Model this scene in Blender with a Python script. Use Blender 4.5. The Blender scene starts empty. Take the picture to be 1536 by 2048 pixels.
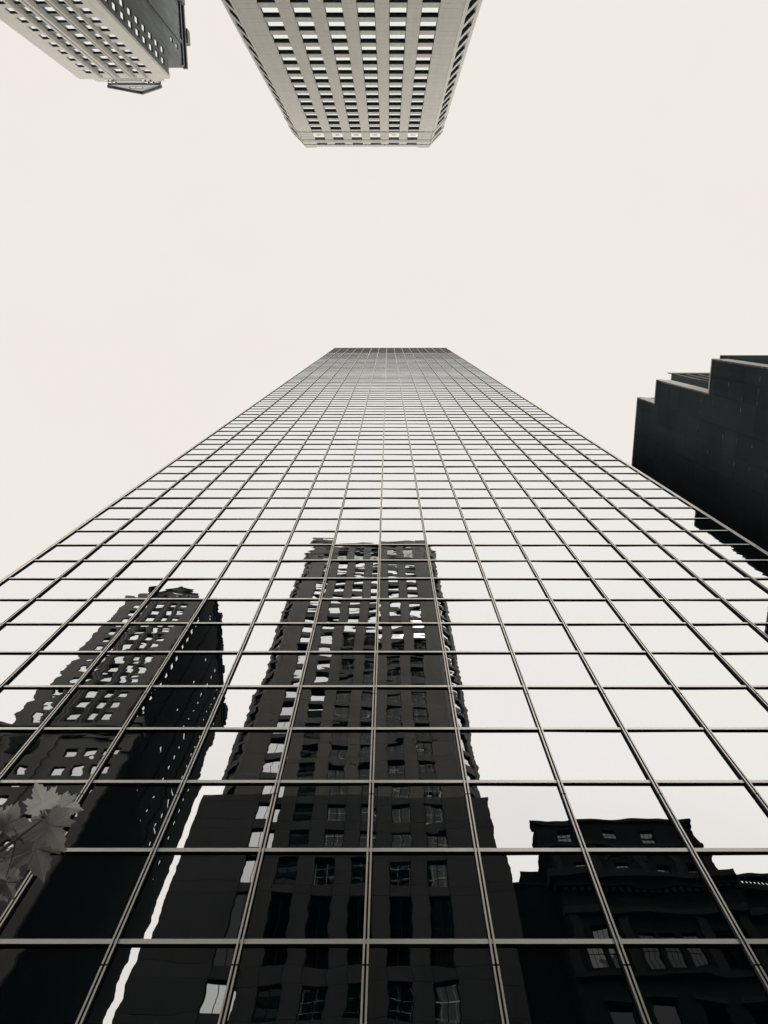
import bpy, math, random
from mathutils import Matrix, Vector
R = math.radians
random.seed(7)
sc = bpy.context.scene
COL = sc.collection

# ---------------------------------------------------------------- camera
F = 1538.0                       # focal length in photo pixels (1536 x 2048)
ZX, ZY = 776.0, 621.0            # where the verticals meet (zenith)
PITCH = math.atan2(F, 1024 - ZY)
cam = bpy.data.cameras.new('camera')
cam_o = bpy.data.objects.new('camera', cam)
COL.objects.link(cam_o)
cam_o.location = (0, 0, 1.6)
cam_o.rotation_euler = (R(90) + PITCH, 0, 0)
cam.sensor_width = 36.0
cam.sensor_fit = 'AUTO'
cam.lens = F / 2048 * 36.0
cam.shift_x = -(ZX - 768) / 2048
cam.clip_start = 0.05
cam.clip_end = 3000
sc.camera = cam_o

# ---------------------------------------------------------------- sky
SUN_EL, SUN_AZ = R(55), R(12)     # azimuth measured from +Y towards +X
world = bpy.data.worlds.new('World')
sc.world = world
world.use_nodes = True
wn = world.node_tree.nodes
wl = world.node_tree.links
wn.clear()
w_out = wn.new('ShaderNodeOutputWorld')
w_bg = wn.new('ShaderNodeBackground')
w_sky = wn.new('ShaderNodeTexSky')
w_sky.sky_type = 'NISHITA'
w_sky.sun_disc = False
w_sky.sun_elevation = SUN_EL
w_sky.sun_rotation = SUN_AZ
w_sky.dust_density = 4.0
w_bw = wn.new('ShaderNodeRGBToBW')
wl.new(w_sky.outputs[0], w_bw.inputs[0])
w_co = wn.new('ShaderNodeTexCoord')
w_no = wn.new('ShaderNodeTexNoise')
w_no.inputs['Scale'].default_value = 5.5
w_no.inputs['Detail'].default_value = 6.0
w_no.inputs['Roughness'].default_value = 0.55
wl.new(w_co.outputs['Generated'], w_no.inputs['Vector'])
# overcast deck: cloud tint varies a little
w_cr = wn.new('ShaderNodeValToRGB')
w_cr.color_ramp.elements[0].position = 0.36
w_cr.color_ramp.elements[0].color = (0.870, 0.811, 0.782, 1)
w_cr.color_ramp.elements[1].position = 0.64
w_cr.color_ramp.elements[1].color = (0.863, 0.833, 0.764, 1)
wl.new(w_no.outputs['Fac'], w_cr.inputs[0])
w_mx = wn.new('ShaderNodeMix')       # thin share of clear sky showing through the cloud
w_mx.data_type = 'FLOAT'
w_mx.inputs[0].default_value = 0.92
wl.new(w_bw.outputs[0], w_mx.inputs[2])
w_mx.inputs[3].default_value = 25.0
w_mul = wn.new('ShaderNodeVectorMath')
w_mul.operation = 'SCALE'
wl.new(w_cr.outputs[0], w_mul.inputs[0])
wl.new(w_mx.outputs[0], w_mul.inputs['Scale'])
wl.new(w_mul.outputs[0], w_bg.inputs['Color'])
w_bg.inputs['Strength'].default_value = 0.1
wl.new(w_bg.outputs[0], w_out.inputs['Surface'])

# ---------------------------------------------------------------- sun (behind cloud)
sun = bpy.data.lights.new('sun', 'SUN')
sun.energy = 0.6
sun.angle = R(25)
sun.color = (1.0, 0.97, 0.92)
sun_o = bpy.data.objects.new('sun', sun)
COL.objects.link(sun_o)
sd = Vector((math.sin(SUN_AZ) * math.cos(SUN_EL), math.cos(SUN_AZ) * math.cos(SUN_EL), math.sin(SUN_EL)))
sun_o.rotation_euler = sd.to_track_quat('Z', 'Y').to_euler()
sun_o.location = (0, 60, 250)

# ---------------------------------------------------------------- exposure / renderer
EXPO = 3.0
vs = sc.view_settings
vs.view_transform = 'Standard'
vs.look = 'None'
vs.exposure = EXPO
vs.gamma = 1.0
vs.use_curve_mapping = False
sc.render.engine = 'CYCLES'
cy = sc.cycles
cy.use_denoising = True
cy.max_bounces = 8
cy.glossy_bounces = 6
cy.diffuse_bounces = 4
# highlight limit: the blown-out overcast stops at paper white instead of clipping
cy.sample_clamp_direct = 0.826 / 2 ** EXPO
cy.sample_clamp_indirect = 0.826 / 2 ** EXPO

# ---------------------------------------------------------------- materials
def new_mat(name):
    m = bpy.data.materials.new(name)
    m.use_nodes = True
    nt = m.node_tree
    nt.nodes.clear()
    out = nt.nodes.new('ShaderNodeOutputMaterial')
    return m, nt, out

def node(nt, kind, **kw):
    n = nt.nodes.new(kind)
    for k, v in kw.items():
        setattr(n, k, v)
    return n

def math_n(nt, op, a, b=None):
    n = nt.nodes.new('ShaderNodeMath')
    n.operation = op
    for i, v in enumerate((a, b)):
        if v is None:
            continue
        if isinstance(v, (int, float)):
            n.inputs[i].default_value = v
        else:
            nt.links.new(v, n.inputs[i])
    return n.outputs[0]

def wave_normal(nt, amp_x, amp_z, sx, sz, cell=True):
    """roller-wave distortion of heat-treated glass: the normal wanders along the pane"""
    L = nt.links
    geo = node(nt, 'ShaderNodeNewGeometry')
    tc = node(nt, 'ShaderNodeTexCoord')
    oi = node(nt, 'ShaderNodeObjectInfo')
    off = node(nt, 'ShaderNodeCombineXYZ')
    r1 = math_n(nt, 'MULTIPLY', oi.outputs['Random'], 97.0)
    r2 = math_n(nt, 'MULTIPLY', oi.outputs['Random'], 311.0)
    L.new(r1, off.inputs[0]); L.new(r2, off.inputs[1]); L.new(r1, off.inputs[2])
    mp = node(nt, 'ShaderNodeVectorMath', operation='MULTIPLY')
    L.new(tc.outputs['Object'], mp.inputs[0])
    mp.inputs[1].default_value = (sx, sx, sz)
    ad = node(nt, 'ShaderNodeVectorMath', operation='ADD')
    L.new(mp.outputs[0], ad.inputs[0]); L.new(off.outputs[0], ad.inputs[1])
    no = node(nt, 'ShaderNodeTexNoise')
    no.inputs['Scale'].default_value = 1.0
    no.inputs['Detail'].default_value = 1.8
    no.inputs['Roughness'].default_value = 0.4
    L.new(ad.outputs[0], no.inputs['Vector'])
    sb = node(nt, 'ShaderNodeVectorMath', operation='SUBTRACT')
    L.new(no.outputs['Color'], sb.inputs[0])
    sb.inputs[1].default_value = (0.5, 0.5, 0.5)
    sp = node(nt, 'ShaderNodeVectorMath', operation='MULTIPLY')
    L.new(sb.outputs[0], sp.inputs[0])
    sp.inputs[1].default_value = (amp_x, 0.0, amp_z)
    sv = node(nt, 'ShaderNodeVectorMath', operation='SCALE')      # some panes are flatter than others
    L.new(sp.outputs[0], sv.inputs[0])
    L.new(math_n(nt, 'ADD', math_n(nt, 'MULTIPLY', math_n(nt, 'FRACT', math_n(nt, 'MULTIPLY', oi.outputs['Random'], 17.3)), 1.1), 0.4), sv.inputs['Scale'])
    a2 = node(nt, 'ShaderNodeVectorMath', operation='ADD')
    L.new(geo.outputs['Normal'], a2.inputs[0]); L.new(sv.outputs[0], a2.inputs[1])
    nm = node(nt, 'ShaderNodeVectorMath', operation='NORMALIZE')
    L.new(a2.outputs[0], nm.inputs[0])
    return nm.outputs[0]

def glass_mat(name, r0, r1, power, tint, amp_x, amp_z, sx, sz, body=None):
    """coated glass: one mirror lobe whose reflectance rises towards grazing"""
    m, nt, out = new_mat(name)
    L = nt.links
    nrm = wave_normal(nt, amp_x, amp_z, sx, sz)
    geo = node(nt, 'ShaderNodeNewGeometry')
    dt = node(nt, 'ShaderNodeVectorMath', operation='DOT_PRODUCT')
    L.new(geo.outputs['Incoming'], dt.inputs[0]); L.new(nrm, dt.inputs[1])
    c = math_n(nt, 'ABSOLUTE', dt.outputs['Value'])
    g = math_n(nt, 'SUBTRACT', 1.0, c)
    pw = math_n(nt, 'POWER', g, power)
    oi = node(nt, 'ShaderNodeObjectInfo')
    vv = math_n(nt, 'ADD', math_n(nt, 'MULTIPLY', oi.outputs['Random'], 0.16), 0.92)
    rr = math_n(nt, 'MULTIPLY', math_n(nt, 'ADD', math_n(nt, 'MULTIPLY', pw, r1), r0), vv)
    col = node(nt, 'ShaderNodeVectorMath', operation='SCALE')
    col.inputs[0].default_value = tint
    L.new(rr, col.inputs['Scale'])
    gl = node(nt, 'ShaderNodeBsdfGlossy')
    gl.inputs['Roughness'].default_value = 0.0
    L.new(col.outputs[0], gl.inputs['Color']); L.new(nrm, gl.inputs['Normal'])
    sh = gl.outputs[0]
    if body:                      # faint blue-grey of the tinted glass itself
        df = node(nt, 'ShaderNodeBsdfDiffuse')
        df.inputs['Color'].default_value = (*body, 1)
        ads = node(nt, 'ShaderNodeAddShader')
        L.new(gl.outputs[0], ads.inputs[0]); L.new(df.outputs[0], ads.inputs[1])
        sh = ads.outputs[0]
    L.new(sh, out.inputs['Surface'])
    return m

def stone_mat(name, base, var=0.06, spread=0.12, rough=0.85, streak=0.0, nscale=0.6, spec=0.0):
    m, nt, out = new_mat(name)
    L = nt.links
    geo = node(nt, 'ShaderNodeNewGeometry')
    oi = node(nt, 'ShaderNodeObjectInfo')
    n1 = node(nt, 'ShaderNodeTexNoise')
    n1.inputs['Scale'].default_value = nscale
    n1.inputs['Detail'].default_value = 8
    n1.inputs['Roughness'].default_value = 0.6
    L.new(geo.outputs['Position'], n1.inputs['Vector'])
    mp = node(nt, 'ShaderNodeVectorMath', operation='MULTIPLY')
    L.new(geo.outputs['Position'], mp.inputs[0])
    mp.inputs[1].default_value = (2.2, 2.2, 0.12)
    n2 = node(nt, 'ShaderNodeTexNoise')
    n2.inputs['Scale'].default_value = 1.0
    n2.inputs['Detail'].default_value = 5
    L.new(mp.outputs[0], n2.inputs['Vector'])
    a = math_n(nt, 'MULTIPLY', math_n(nt, 'SUBTRACT', n1.outputs['Fac'], 0.5), spread * 2)
    b = math_n(nt, 'MULTIPLY', math_n(nt, 'SUBTRACT', n2.outputs['Fac'], 0.5), streak * 2)
    c = math_n(nt, 'MULTIPLY', math_n(nt, 'SUBTRACT', oi.outputs['Random'], 0.5), var * 2)
    k = math_n(nt, 'ADD', math_n(nt, 'ADD', math_n(nt, 'ADD', a, b), c), 1.0)
    sc_ = node(nt, 'ShaderNodeVectorMath', operation='SCALE')
    sc_.inputs[0].default_value = base
    L.new(k, sc_.inputs['Scale'])
    bs = node(nt, 'ShaderNodeBsdfPrincipled')
    bs.inputs['Roughness'].default_value = rough
    bs.inputs['Specular IOR Level'].default_value = spec
    L.new(sc_.outputs[0], bs.inputs['Base Color'])
    bm = node(nt, 'ShaderNodeBump')
    bm.inputs['Strength'].default_value = 0.25
    bm.inputs['Distance'].default_value = 0.03
    n3 = node(nt, 'ShaderNodeTexNoise')
    n3.inputs['Scale'].default_value = 5.0
    n3.inputs['Detail'].default_value = 6
    L.new(geo.outputs['Position'], n3.inputs['Vector'])
    L.new(n3.outputs['Fac'], bm.inputs['Height'])
    L.new(bm.outputs[0], bs.inputs['Normal'])
    L.new(bs.outputs[0], out.inputs['Surface'])
    return m

def metal_mat(name, col, rough, amp=0.0):
    m, nt, out = new_mat(name)
    L = nt.links
    geo = node(nt, 'ShaderNodeNewGeometry')
    n1 = node(nt, 'ShaderNodeTexNoise')
    n1.inputs['Scale'].default_value = 2.0
    n1.inputs['Detail'].default_value = 4
    L.new(geo.outputs['Position'], n1.inputs['Vector'])
    k = math_n(nt, 'ADD', math_n(nt, 'MULTIPLY', math_n(nt, 'SUBTRACT', n1.outputs['Fac'], 0.5), 0.5), 1.0)
    s = node(nt, 'ShaderNodeVectorMath', operation='SCALE')
    s.inputs[0].default_value = col
    L.new(k, s.inputs['Scale'])
    gl = node(nt, 'ShaderNodeBsdfGlossy')
    gl.inputs['Roughness'].default_value = rough
    L.new(s.outputs[0], gl.inputs['Color'])
    if amp:
        sb = node(nt, 'ShaderNodeVectorMath', operation='SUBTRACT')
        L.new(n1.outputs['Color'], sb.inputs[0]); sb.inputs[1].default_value = (.5, .5, .5)
        s2 = node(nt, 'ShaderNodeVectorMath', operation='SCALE')
        L.new(sb.outputs[0], s2.inputs[0]); s2.inputs['Scale'].default_value = amp
        a2 = node(nt, 'ShaderNodeVectorMath', operation='ADD')
        L.new(geo.outputs['Normal'], a2.inputs[0]); L.new(s2.outputs[0], a2.inputs[1])
        nm = node(nt, 'ShaderNodeVectorMath', operation='NORMALIZE')
        L.new(a2.outputs[0], nm.inputs[0])
        L.new(nm.outputs[0], gl.inputs['Normal'])
    L.new(gl.outputs[0], out.inputs['Surface'])
    return m

M = {}
M['mirror'] = glass_mat('mirror_glass', 0.0485, 0.27, 5.0, (0.970, 0.995, 1.010), 0.0075, 0.010, 1.1, 4.2, (0.0002, 0.0009, 0.0013))
M['window'] = glass_mat('window_glass', 0.38, 0.62, 2.2, (0.98, 1.0, 1.0), 0.006, 0.006, 0.7, 0.9)
M['oldglass'] = glass_mat('old_window_glass', 0.02, 0.30, 4.0, (0.98, 1.0, 1.0), 0.02, 0.02, 0.7, 0.9)
M['steel'] = metal_mat('brushed_steel', (0.62, 0.61, 0.575), 0.30, 0.02)
M['dark'] = stone_mat('black_gasket_and_shade', (0.008, 0.0085, 0.009), 0, 0.2, 0.6)  # gaskets and mullion sides; also colours the shade under the rails
M['core'] = stone_mat('dark_core', (0.02, 0.02, 0.021), 0, 0.1)
M['louver'] = stone_mat('grey_louver', (0.011, 0.0115, 0.0115), 0.3, 0.9, 0.85, 0.5, 0.25)
M['lime'] = stone_mat('limestone', (0.142, 0.139, 0.128), 0.09, 0.14, 0.9, 0.16, 0.35)
M['limeband'] = stone_mat('limestone_weathered', (0.118, 0.116, 0.108), 0.08, 0.2, 0.9, 0.5, 0.35)
M['lime_shade'] = stone_mat('limestone_podium_shade', (0.068, 0.0685, 0.066), 0.08, 0.14, 0.9, 0.2, 0.35)  # darker podium stone: shade low in the street put into its colour
M['joint'] = stone_mat('mortar', (0.022, 0.022, 0.021), 0, 0.1)
M['ornament'] = stone_mat('pale_stone', (0.6, 0.59, 0.55), 0.03, 0.06)
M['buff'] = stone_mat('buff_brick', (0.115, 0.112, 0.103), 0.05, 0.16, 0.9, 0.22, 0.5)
M['buff_shade'] = stone_mat('buff_brick_shade', (0.0200, 0.0218, 0.0218), 0.05, 0.25, 0.9, 0.45, 0.5, 0.0)  # buff brick darkened to stand in for shade between the towers
M['spandrel'] = stone_mat('grey_spandrel', (0.03, 0.031, 0.03), 0.08, 0.2)
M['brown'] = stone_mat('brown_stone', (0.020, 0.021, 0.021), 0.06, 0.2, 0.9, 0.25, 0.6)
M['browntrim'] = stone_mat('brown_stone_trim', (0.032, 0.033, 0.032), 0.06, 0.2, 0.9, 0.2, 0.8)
M['frame'] = stone_mat('dark_frame', (0.02, 0.021, 0.021), 0, 0.1, 0.5)
M['copper'] = stone_mat('lead_roof', (0.055, 0.055, 0.054), 0, 0.2, 0.6)
M['bronze'] = stone_mat('bronze_panel', (0.0068, 0.0088, 0.0094), 0.08, 0.3, 0.45, 0.25, 0.25, 0.0)
M['lightmetal'] = stone_mat('pale_metal_trim', (0.5, 0.49, 0.46), 0.03, 0.1, 0.5, 0.1)
M['glint'] = stone_mat('painted_glint', (0.032, 0.033, 0.033), 0.4, 0.2)
M['asphalt'] = stone_mat('asphalt', (0.045, 0.045, 0.046), 0, 0.25, 0.95)
M['paving'] = stone_mat('paving', (0.10, 0.099, 0.095), 0, 0.2, 0.9)
M['kerb'] = stone_mat('kerb_stone', (0.2, 0.198, 0.19), 0, 0.2)
M['paint'] = stone_mat('road_paint', (0.7, 0.69, 0.66), 0, 0.15)
M['bark'] = stone_mat('bark', (0.05, 0.048, 0.044), 0, 0.4, 0.95)

def leaf_mat():
    m, nt, out = new_mat('leaf')
    L = nt.links
    oi = node(nt, 'ShaderNodeObjectInfo')
    tc = node(nt, 'ShaderNodeTexCoord')
    n1 = node(nt, 'ShaderNodeTexNoise')
    n1.inputs['Scale'].default_value = 22.0
    n1.inputs['Detail'].default_value = 5
    L.new(tc.outputs['Object'], n1.inputs['Vector'])
    k = math_n(nt, 'ADD', math_n(nt, 'MULTIPLY', math_n(nt, 'POWER', oi.outputs['Random'], 1.6), 1.25), math_n(nt, 'ADD', math_n(nt, 'MULTIPLY', n1.outputs['Fac'], 0.4), 0.0))
    s = node(nt, 'ShaderNodeVectorMath', operation='SCALE')
    s.inputs[0].default_value = (0.33, 0.333, 0.315)
    L.new(k, s.inputs['Scale'])
    d = node(nt, 'ShaderNodeBsdfDiffuse')
    t = node(nt, 'ShaderNodeBsdfTranslucent')
    L.new(s.outputs[0], d.inputs['Color']); L.new(s.outputs[0], t.inputs['Color'])
    mx = node(nt, 'ShaderNodeMixShader')
    mx.inputs[0].default_value = 0.55
    L.new(d.outputs[0], mx.inputs[1]); L.new(t.outputs[0], mx.inputs[2])
    L.new(mx.outputs[0], out.inputs['Surface'])
    return m
M['leaf'] = leaf_mat()

# ---------------------------------------------------------------- mesh helpers
class MB:
    def __init__(s):
        s.v, s.f, s.m = [], [], []
    def quad(s, a, b, c, d, mi=0):
        n = len(s.v); s.v += [a, b, c, d]; s.f.append((n, n + 1, n + 2, n + 3)); s.m.append(mi)
    def poly(s, pts, mi=0):
        n = len(s.v); s.v += list(pts); s.f.append(tuple(range(n, n + len(pts)))); s.m.append(mi)
    def box(s, x0, x1, y0, y1, z0, z1, mi=0, mf=None):
        """mf: dict of face letter -> material (f=-y, b=+y, l, r, t, d)"""
        mf = mf or {}
        n = len(s.v)
        s.v += [(x0, y0, z0), (x1, y0, z0), (x1, y1, z0), (x0, y1, z0), (x0, y0, z1), (x1, y0, z1), (x1, y1, z1), (x0, y1, z1)]
        for key, q in (('d', (0, 3, 2, 1)), ('t', (4, 5, 6, 7)), ('f', (0, 1, 5, 4)), ('r', (1, 2, 6, 5)), ('b', (2, 3, 7, 6)), ('l', (3, 0, 4, 7))):
            s.f.append(tuple(n + i for i in q)); s.m.append(mf.get(key, mi))
    def prism(s, pts, z0, z1, mi=0):
        """pts: plan outline, counter-clockwise"""
        k = len(pts); n = len(s.v)
        s.v += [(x, y, z0) for x, y in pts] + [(x, y, z1) for x, y in pts]
        s.f.append(tuple(n + i for i in reversed(range(k)))); s.m.append(mi)
        s.f.append(tuple(n + k + i for i in range(k))); s.m.append(mi)
        for i in range(k):
            j = (i + 1) % k
            s.f.append((n + i, n + j, n + k + j, n + k + i)); s.m.append(mi)
    def prism_y(s, pts, y0, y1, mi=0):
        """pts: outline in x,z; extruded along y"""
        k = len(pts); n = len(s.v)
        s.v += [(x, y0, z) for x, z in pts] + [(x, y1, z) for x, z in pts]
        s.f.append(tuple(n + i for i in range(k))); s.m.append(mi)
        s.f.append(tuple(n + k + i for i in reversed(range(k)))); s.m.append(mi)
        for i in range(k):
            j = (i + 1) % k
            s.f.append((n + j, n + i, n + k + i, n + k + j)); s.m.append(mi)
    def tube(s, pts, radii, sides=8, mi=0):
        rings = []
        for i, p in enumerate(pts):
            p = Vector(p)
            d = (Vector(pts[min(i + 1, len(pts) - 1)]) - Vector(pts[max(i - 1, 0)])).normalized()
            a = d.orthogonal().normalized(); b = d.cross(a)
            n = len(s.v)
            for k in range(sides):
                t = 2 * math.pi * k / sides
                s.v.append(tuple(p + (a * math.cos(t) + b * math.sin(t)) * radii[i]))
            rings.append(n)
        for r0, r1 in zip(rings, rings[1:]):
            for k in range(sides):
                j = (k + 1) % sides
                s.f.append((r0 + k, r0 + j, r1 + j, r1 + k)); s.m.append(mi)
        for r, rev in ((rings[0], True), (rings[-1], False)):
            q = [r + k for k in range(sides)]
            s.f.append(tuple(reversed(q)) if rev else tuple(q)); s.m.append(mi)
    def mesh(s, name, mats):
        me = bpy.data.meshes.new(name)
        me.from_pydata(s.v, [], s.f)
        for m in (mats if isinstance(mats, (list, tuple)) else [mats]):
            me.materials.append(m)
        me.polygons.foreach_set('material_index', s.m)
        me.update()
        return me

def link(name, me, parent=None, loc=(0, 0, 0), rz=0.0):
    o = bpy.data.objects.new(name, me)
    COL.objects.link(o)
    o.location = loc
    if rz:
        o.rotation_euler = (0, 0, rz)
    if parent is not None:
        o.parent = parent
    return o

def thing(name, label, cat, loc=(0, 0, 0)):
    o = link(name, None, None, loc)
    o['label'] = label
    o['category'] = cat
    return o

def structure(name, mb, mats):
    o = link(name, mb.mesh(name, mats))
    o['kind'] = 'structure'
    return o

_cache = {}
def box_mesh(name, w, d, h, mat):
    """box centred in x, from y=-d (back) to y=0 (face), z from 0"""
    key = (name, round(w, 3), round(d, 3), round(h, 3), mat.name)
    if key not in _cache:
        b = MB(); b.box(-w / 2, w / 2, -d, 0, 0, h)
        _cache[key] = b.mesh(name, mat)
    return _cache[key]

def window_meshes(w, h, style='plain', glass='window', soffit_shade=0.0):
    """frame (origin at bottom centre, y=0 the outer side of the frame) and pane"""
    key = ('win', round(w, 3), round(h, 3), style, glass, soffit_shade)
    if key not in _cache:
        b = MB(); t = 0.05
        b.box(-w / 2, -w / 2 + t, -.05, 0, 0, h); b.box(w / 2 - t, w / 2, -.05, 0, 0, h)
        b.box(-w / 2 + t, w / 2 - t, -.05, -.001, 0, t); b.box(-w / 2 + t, w / 2 - t, -.05, -.001, h - t, h)
        if style == 'sash':
            b.box(-w / 2 + t, w / 2 - t, -.05, -.004, h * .5 - .025, h * .5 + .025)
        if style == 'pair':
            b.box(-.025, .025, -.05, -.004, t, h - t)
        if style == 'grid':
            b.box(-w / 2 + t, w / 2 - t, -.05, -.004, h * .5 - .025, h * .5 + .025)
            for k in (1, 2):
                x = -w / 2 + w * k / 3
                b.box(x - .015, x + .015, -.05, -.006, t, h - t)
        if soffit_shade:
            b.box(-w / 2, w / 2, .001, soffit_shade, h - .04, h)  # dark strip under the head, paints the soffit's shade
        p = MB(); p.box(-w / 2 + t * .5, w / 2 - t * .5, -.045, -.03, t * .5, h - t * .5)
        _cache[key] = (b.mesh('window', M['frame']), p.mesh('pane', M[glass]))
    return _cache[key]

class Face:
    """a vertical wall face: x runs along it, y points outwards"""
    def __init__(s, root, x, y, rz):
        s.root, s.rz = root, rz
        s.o = Vector((x, y, 0)) - Vector((root.location.x, root.location.y, 0))
        s.ux = Vector((math.cos(rz), math.sin(rz), 0)); s.uy = Vector((-math.sin(rz), math.cos(rz), 0))
    def at(s, x, y, z):
        return s.o + s.ux * x + s.uy * y + Vector((0, 0, z))
    def put(s, name, me, x, y, z, parent=None):
        return link(name, me, parent or s.root, s.at(x, y, z), s.rz)
    def window(s, x, z, w, h, recess, style='plain', glass='window', soffit_shade=0.0):
        fm, pm = window_meshes(w, h, style, glass, soffit_shade)
        o = s.put('window', fm, x, -recess, z)
        link('pane', pm, o)
        return o
    def slab(s, name, x0, x1, z0, z1, d, mat, y=0.0):
        return s.put(name, box_mesh(name, x1 - x0, d, z1 - z0, mat), (x0 + x1) / 2, y, z0)

def wall_mesh(name, x0, x1, z0, z1, holes, depth, mat):
    """a wall sheet with real openings and reveals; y=0 outside, y=-depth inside"""
    xs = sorted({round(v, 3) for h in holes for v in (h[0], h[1])} | {x0, x1})
    zs = sorted({round(v, 3) for h in holes for v in (h[2], h[3])} | {z0, z1})
    xs = [v for v in xs if x0 <= v <= x1]; zs = [v for v in zs if z0 <= v <= z1]
    op = set()
    for i in range(len(xs) - 1):
        for j in range(len(zs) - 1):
            cx, cz = (xs[i] + xs[i + 1]) / 2, (zs[j] + zs[j + 1]) / 2
            if any(h[0] < cx < h[1] and h[2] < cz < h[3] for h in holes):
                op.add((i, j))
    b = MB()
    nx, nz = len(xs) - 1, len(zs) - 1
    for i in range(nx):
        for j in range(nz):
            a, c, e, f = xs[i], xs[i + 1], zs[j], zs[j + 1]
            if (i, j) in op:
                if (i - 1, j) not in op: b.quad((a, 0, e), (a, 0, f), (a, -depth, f), (a, -depth, e))
                if (i + 1, j) not in op: b.quad((c, 0, f), (c, 0, e), (c, -depth, e), (c, -depth, f))
                if (i, j - 1) not in op: b.quad((a, 0, e), (a, -depth, e), (c, -depth, e), (c, 0, e))
                if (i, j + 1) not in op: b.quad((a, -depth, f), (a, 0, f), (c, 0, f), (c, -depth, f))
            else:
                b.quad((c, 0, e), (a, 0, e), (a, 0, f), (c, 0, f))
    for i in (0, 1):
        x = xs[0] if i == 0 else xs[-1]
        q = [(x, 0, z0), (x, -depth, z0), (x, -depth, z1), (x, 0, z1)]
        b.quad(*(q if i == 1 else q[::-1]))
    b.quad((x0, 0, z1), (x0, -depth, z1), (x1, -depth, z1), (x1, 0, z1))
    return b.mesh(name, mat)

# projection of a world point to photo pixels (only to rank pieces by how large they show)
SP, CP = math.sin(PITCH), math.cos(PITCH)
GLASS_Y = 8.3
def proj(p):
    x, y, z = p[0], p[1], p[2] - 1.6
    fw = y * CP + z * SP
    if fw < .05: return None
    return ZX + x / fw * F, 1024 - (-y * SP + z * CP) / fw * F
def shown(pts):
    """rough in-frame area of a quad given by corner points"""
    n = 0; q = []
    a, b, c, d = [Vector(p) for p in pts]
    for i in range(4):
        for j in range(4):
            s, t = (i + .5) / 4, (j + .5) / 4
            r = proj(a * (1 - s) * (1 - t) + b * s * (1 - t) + c * s * t + d * (1 - s) * t)
            if r and 0 <= r[0] <= 1536 and 0 <= r[1] <= 2048: n += 1
    q = [proj(p) for p in pts]
    if any(v is None for v in q): return 0
    ar = 0
    for k in range(4):
        (x0, y0), (x1, y1) = q[k], q[(k + 1) % 4]
        ar += x0 * y1 - x1 * y0
    return abs(ar) / 2 * n / 16
def shown_both(pts):
    return max(shown(pts), 0.8 * shown([(p[0], 2 * GLASS_Y - p[1], p[2]) for p in pts]))

# ================================================================ ground
b = MB(); b.box(-700, 700, -700, 700, -1.0, -0.3); structure('ground', b, M['asphalt'])
b = MB(); b.box(-400, 400, -20.0, -6.0, -0.296, -0.12); structure('road', b, M['asphalt'])
for nm, y0, y1 in (('pavement', -5.8, 60.0), ('pavement', -80.0, -20.2)):
    b = MB(); b.box(-400, 400, y0, y1, -0.292, 0.0); structure(nm, b, M['paving'])
for y0, y1 in ((-6.0, -5.8), (-20.2, -20.0)):
    b = MB(); b.box(-400, 400, y0, y1, -0.288, 0.004); structure('kerb', b, M['kerb'])
b = MB()
for k in range(-30, 31):
    for y in (-10.6, -15.3):
        b.box(k * 9, k * 9 + 3, y - .06, y + .06, -0.118, -0.116)
structure('road_marking', b, M['paint'])

# ================================================================ mirrored tower
T = thing('mirror_glass_tower', 'tall mirrored glass tower with thin steel grid reflecting the buildings across the street', 'skyscraper', (0.555, 24, 0))
TX, TY = 0.555, 24.0
BAY, X_0 = 1.7, -12.195
ROW, Z_0 = 1.829, 10.201 - 1.829 * 5
NB, NR = 15, 98
ZT = Z_0 + NR * ROW
b = MB(); b.box(-12.15 - TX, 13.26 - TX, GLASS_Y + .06 - TY, 40 - TY, 0, ZT - .4)
link('wall', b.mesh('wall', M['core']), T)
rnd = random.Random(3)
panes = []
for j in range(NR):
    for i in range(NB):
        x0, x1 = X_0 + i * BAY, X_0 + (i + 1) * BAY
        z0, z1 = Z_0 + j * ROW, Z_0 + (j + 1) * ROW
        ar = shown([(x0, GLASS_Y, z0), (x1, GLASS_Y, z0), (x1, GLASS_Y, z1), (x0, GLASS_Y, z1)])
        panes.append((ar, i, j, rnd.gauss(0, .0022), rnd.gauss(0, .0032)))
panes.sort(key=lambda p: -p[0])
b = MB(); b.box(-BAY / 2 + .004, BAY / 2 - .004, 0, .012, -ROW / 2 + .004, ROW / 2 - .004)
pane_me = b.mesh('pane', M['mirror'])
rest, louv = MB(), MB()
for k, (ar, i, j, tx, tz) in enumerate(panes):
    cx, cz = X_0 + (i + .5) * BAY, Z_0 + (j + .5) * ROW
    if k < 300:
        o = link('pane', pane_me, T, (cx - TX, GLASS_Y - TY, cz))
        o.rotation_euler = (tx, 0, tz)
    elif j >= NR - 11:
        louv.box(cx - BAY / 2 + .01 - TX, cx + BAY / 2 - .01 - TX, GLASS_Y - TY, GLASS_Y - TY + .02, cz - ROW / 2 + .01, cz + ROW / 2 - .01)
    else:
        n = len(rest.v)
        rest.box(cx - BAY / 2 + .004 - TX, cx + BAY / 2 - .004 - TX, GLASS_Y - TY, GLASS_Y - TY + .012, cz - ROW / 2 + .004, cz + ROW / 2 - .004)
        for q in range(n, n + 8):
            vx, vy, vz = rest.v[q]
            rest.v[q] = (vx, vy + tz * .6 * (vx - cx + TX) - tx * .6 * (vz - cz), vz)
o = link('pane', rest.mesh('pane', M['mirror']), T); o['kind'] = 'stuff'
o = link('louver', louv.mesh('louver', M['louver']), T); o['kind'] = 'stuff'
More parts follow.
